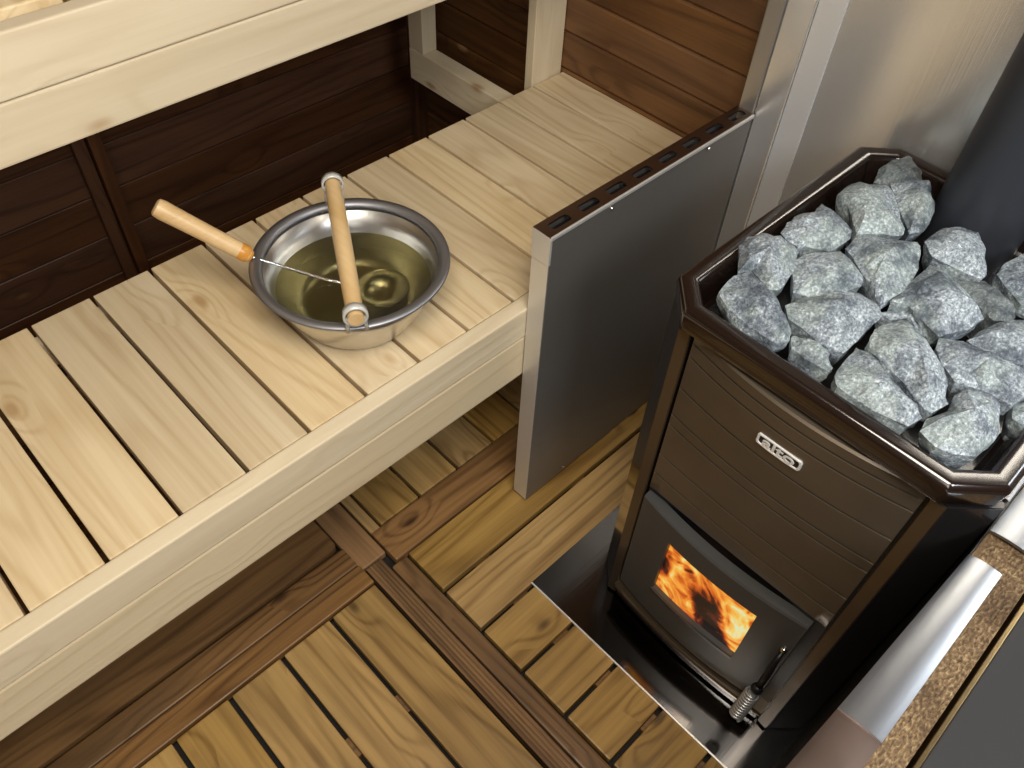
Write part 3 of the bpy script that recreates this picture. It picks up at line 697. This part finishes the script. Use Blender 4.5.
# ------------------------------------------------------------------ bucket, ladle
bc = Vector((.5400, .8780)); BZ = -1.0
bk = root('water_bucket', 'round steel sauna bucket with wooden bail handle standing on the bench', 'bucket', W(bc.x, bc.y, BZ))
c0 = W(bc.x, bc.y, BZ)
def u(*a): return [(r_*S, h_*S) for r_, h_ in a]
bm = B(); lathe(bm, c0, u((0, .0005), (.078, .0005), (.090, .004), (.101, .018), (.118, .048), (.131, .078), (.142, .112), (.1405, .112), (.129, .078), (.116, .048), (.099, .020), (.089, .007), (.077, .004), (0, .004)), 96)
bowl = obj('bowl', bm, M['bucket'], bk, smooth=True)
bm = B(); lathe(bm, c0, u((.1385, .110), (.1405, .1175), (.1435, .1205), (.150, .1225), (.1565, .1215), (.1585, .119), (.157, .1165), (.149, .1175), (.144, .1155), (.1425, .110)), 96, close=True)
obj('rim', bm, M['bucket_rim'], bk, smooth=True)['label'] = 'rolled dull steel rim'
bm = B(); n = 72; ctr = [bm.verts.new(W(bc.x+.1265*math.cos(2*PI*k/n), bc.y+.1265*math.sin(2*PI*k/n), -.929)) for k in range(n)]; bm.faces.new(ctr)
tag(obj('water', bm, M['water']), 'still olive tinted water inside the steel bucket', 'water')
dv = Vector((.516, .857)); rz = -.842
ra = bc-dv*.166+Vector((-.005, -.003)); rb = bc+dv*.166
grip_a = W(.4455, .7330, rz-.004); grip_b = W(.6140, 1.0230, rz)
bm = B(); rr_ = [.0105, .0120, .0126, .0128, .0128, .0124, .011]
tube(bm, [grip_a.lerp(grip_b, k/6) for k in range(7)], rr_, 18)
ang = math.atan2(dv.y, dv.x)
o = obj('handle', bm, M['birch'], bk, smooth=True, auto=.8, axis='Y'); o['label'] = 'turned wooden bar across the top'
dv = Vector((grip_b.x-grip_a.x, grip_b.y-grip_a.y)).normalized()
for s, g_ in ((-1, grip_a), (1, grip_b)):
    d3_ = Vector((dv.x, dv.y, 0)); q = g_+d3_*(.010*-s)
    bm = B()
    # sleeve around the bar end and a strap down to the rim
    rings = []
    for t_, r_ in ((-.006, .0165), (.006, .0165), (.006, .0135), (-.006, .0135)):
        p_ = q+d3_*t_; sd_ = Vector((-dv.y, dv.x, 0))
        rings.append([bm.verts.new(p_+(sd_*math.cos(2*PI*k/24)+Vector((0, 0, 1))*math.sin(2*PI*k/24))*r_) for k in range(24)])
    for a, b in zip(rings, rings[1:]+[rings[0]]):
        for k in range(24): bm.faces.new([a[k], a[(k+1) % 24], b[(k+1) % 24], b[k]]).smooth = True
    sd_ = Vector((-dv.y, dv.x, 0)); 
    e0 = Vector((c0.x, c0.y, 0))+Vector((q.x-c0.x, q.y-c0.y, 0)).normalized()*.1545*S; e0.z = W(0, 0, -.8815).z
    hi_ = Vector((q.x, q.y, q.z-.012))
    for side in (-1, 1):
        a = hi_+sd_*side*.011; b = e0+sd_*side*.013
        tube(bm, [a+Vector((0, 0, .008)), a.lerp(b, .5), b-Vector((0, 0, .004))], [.0028, .0026, .0034], 8)
    bmesh.ops.recalc_face_normals(bm, faces=bm.faces[:])
    obj('handle_lug', bm, M['plastic'], bk)['label'] = 'pale ring and lug holding the bar'
# ladle
ld = root('ladle', 'steel ladle with wooden handle resting over the bucket rim', 'ladle', W(.57, .848, -.96))
rim_p = W(.4225, .9835, -.8745)
bowl_c = W(.572, .846, -.947)
hd_ = (W(.333, 1.066, -.781)-rim_p).normalized()
h0 = rim_p-hd_*.002; h1 = W(.3335, 1.0655, -.7815)
bm = B(); prf = [(0, .006), (.02, .0105), (.08, .0118), (.2, .0122), (.45, .0125), (.7, .0130), (.93, .0138), (.985, .0125), (1, .009)]
tube(bm, [h0.lerp(h1, t) for t, _ in prf], [r_ for _, r_ in prf], 18)
hh_ = obj('handle', bm, M['birch'], ld, smooth=True, auto=.8); hh_['label'] = 'turned pale wooden handle'
bm = B(); tube(bm, [h0-hd_*.0015, h0+hd_*.006, h0+hd_*.0135, h0+hd_*.018], [.0075, .0122, .0126, .0120], 18)
obj('handle_end', bm, M['orange_wood'], hh_, smooth=True, auto=.8)['label'] = 'orange varnished collar'
bdir = (rim_p-bowl_c); bdir.z = 0; bdir.normalize()
bm = B(); BR = .044*S
e1 = bowl_c+bdir*BR; e1.z = W(0, 0, -.938).z
tube(bm, [h0+hd_*.01, h0-hd_*.004, h0.lerp(e1, .35)+Vector((0, 0, -.002)), h0.lerp(e1, .7)+Vector((0, 0, -.003)), e1], .0022, 10)
obj('shaft', bm, M['chrome'], ld, smooth=True)
bm = B(); n = 10
prof = [(BR*1.04, .0), (BR, -.0005)]+[(BR*math.cos(t*PI/2/n), -BR*.72*math.sin(t*PI/2/n)) for t in range(1, n+1)]
prof[-1] = (0, prof[-1][1]); inner = [(max(0, r_-.0010), z_+.0010) for r_, z_ in prof[1:]][::-1]; inner[0] = (0, inner[0][1])
lathe(bm, bowl_c, prof+inner+[(BR*1.04, .0008)], 40)
obj('scoop', bm, M['bucket'], ld, smooth=True)['label'] = 'round steel scoop under water'

# ------------------------------------------------------------------ cut-away partition on the right of the stove
pw = root('partition_guard', 'insulated steel capped partition running along the right of the stove', 'partition', W(.7, -.1, -1.612))
K = .83/.815; ZP = -.83
Y0, Y1, Y2, Y3 = -.052, -.0905, -.1185, -.1275
obj('inner_sheet', bx(-.5, 1.297, Y1, Y0-.001, -1.565, ZP-.012, .001), M['side_black'], pw)
obj('core', bx(-.5, 1.297, Y2, Y1-.0005, -1.565, ZP-.010), M['wool'], pw)['label'] = 'dark core of the partition'
# folded caps: a gently domed, slightly tapered metal cover
def cap(name, q, mat, lift=.004, lab=None, dome=.0028):
    """q: four picture corners (outer-left far, inner far, inner near, outer near)"""
    cn = [Vector((*onz(u_, v_, ZP+lift), 0)) for u_, v_ in q]; bm = B(); n_, m_ = 12, 10; grid = []
    for i in range(m_+1):
        a = cn[0].lerp(cn[3], i/m_); b = cn[1].lerp(cn[2], i/m_); row = []
        for j in range(n_+1):
            t = j/n_; p = a.lerp(b, t); row.append(bm.verts.new(W(p.x, p.y, ZP+lift+dome*math.sin(PI*t)**.8-.0*t)))
        grid.append(row)
    for i in range(m_):
        for j in range(n_): bm.faces.new([grid[i][j], grid[i][j+1], grid[i+1][j+1], grid[i+1][j]])
    g = bmesh.ops.extrude_face_region(bm, geom=bm.faces[:])
    for v in [e_ for e_ in g['geom'] if isinstance(e_, bmesh.types.BMVert)]: v.co.z -= .004
    bmesh.ops.recalc_face_normals(bm, faces=bm.faces[:])
    o = obj(name, bm, mat, pw, smooth=True, auto=.6)
    if lab: o['label'] = lab
    return o
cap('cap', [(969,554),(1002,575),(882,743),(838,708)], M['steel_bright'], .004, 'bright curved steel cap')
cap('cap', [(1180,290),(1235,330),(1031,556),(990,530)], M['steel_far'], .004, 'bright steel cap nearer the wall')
cap('cap', [(837,709),(881,744),(700,985),(640,935)], M['brown_cap'], .001, 'steel cap coloured with a brown wood reflection')
bm = B(); box(bm, -.5, 1.297, Y2, Y0-.003, ZP-.0098, ZP-.004, .001)
obj('wool_strip', bm, M['wool'], pw)['label'] = 'golden brown fibrous insulation strip'
obj('outer_edge', bx(-.5, 1.297, Y3, Y2-.004, -1.56, ZP, .001), M['brass'], pw)['label'] = 'gilded metal edge'
obj('outer_sheet', bx(-.5, 1.297, -.50, Y3-.001, -1.565, ZP-.006, .0015), M['casing'], pw)['label'] = 'dark charcoal outer casing'

# ------------------------------------------------------------------ light
def area(name, loc, target, size, power, col, sy=None):
    ld_ = bpy.data.lights.new(name, 'AREA'); ld_.shape = 'RECTANGLE'; ld_.size = size; ld_.size_y = sy or size
    ld_.energy = power; ld_.color = col
    o = bpy.data.objects.new(name, ld_); C.objects.link(o); o.location = W(*loc)
    o.rotation_euler = (W(*target)-W(*loc)).to_track_quat('-Z', 'Y').to_euler(); return o
area('ceiling_lamp', (.05, .0, .66), (.35, .55, -1.0), .6, 25, (1.0, .925, .80))
area('cool_fill', (.30, -1.1, .50), (.95, .3, -.9), .6, 22, (.86, .93, 1.0))  # added cool area lamp, no window stands behind it
area('side_fill', (-.95, -.5, .1), (.6, .3, -1.0), .5, 8, (1.0, .95, .88), .9)  # added area lamp from the left, the wall there has no doorway
wd = bpy.data.worlds.new('world'); bpy.context.scene.world = wd; wd.use_nodes = True
wd.node_tree.nodes['Background'].inputs[0].default_value = (.9, .93, 1, 1); wd.node_tree.nodes['Background'].inputs[1].default_value = .3
vs = bpy.context.scene.view_settings
vs.view_transform = 'Standard'; vs.look = 'None'; vs.exposure = 0.0; vs.gamma = 1.0; vs.use_curve_mapping = False
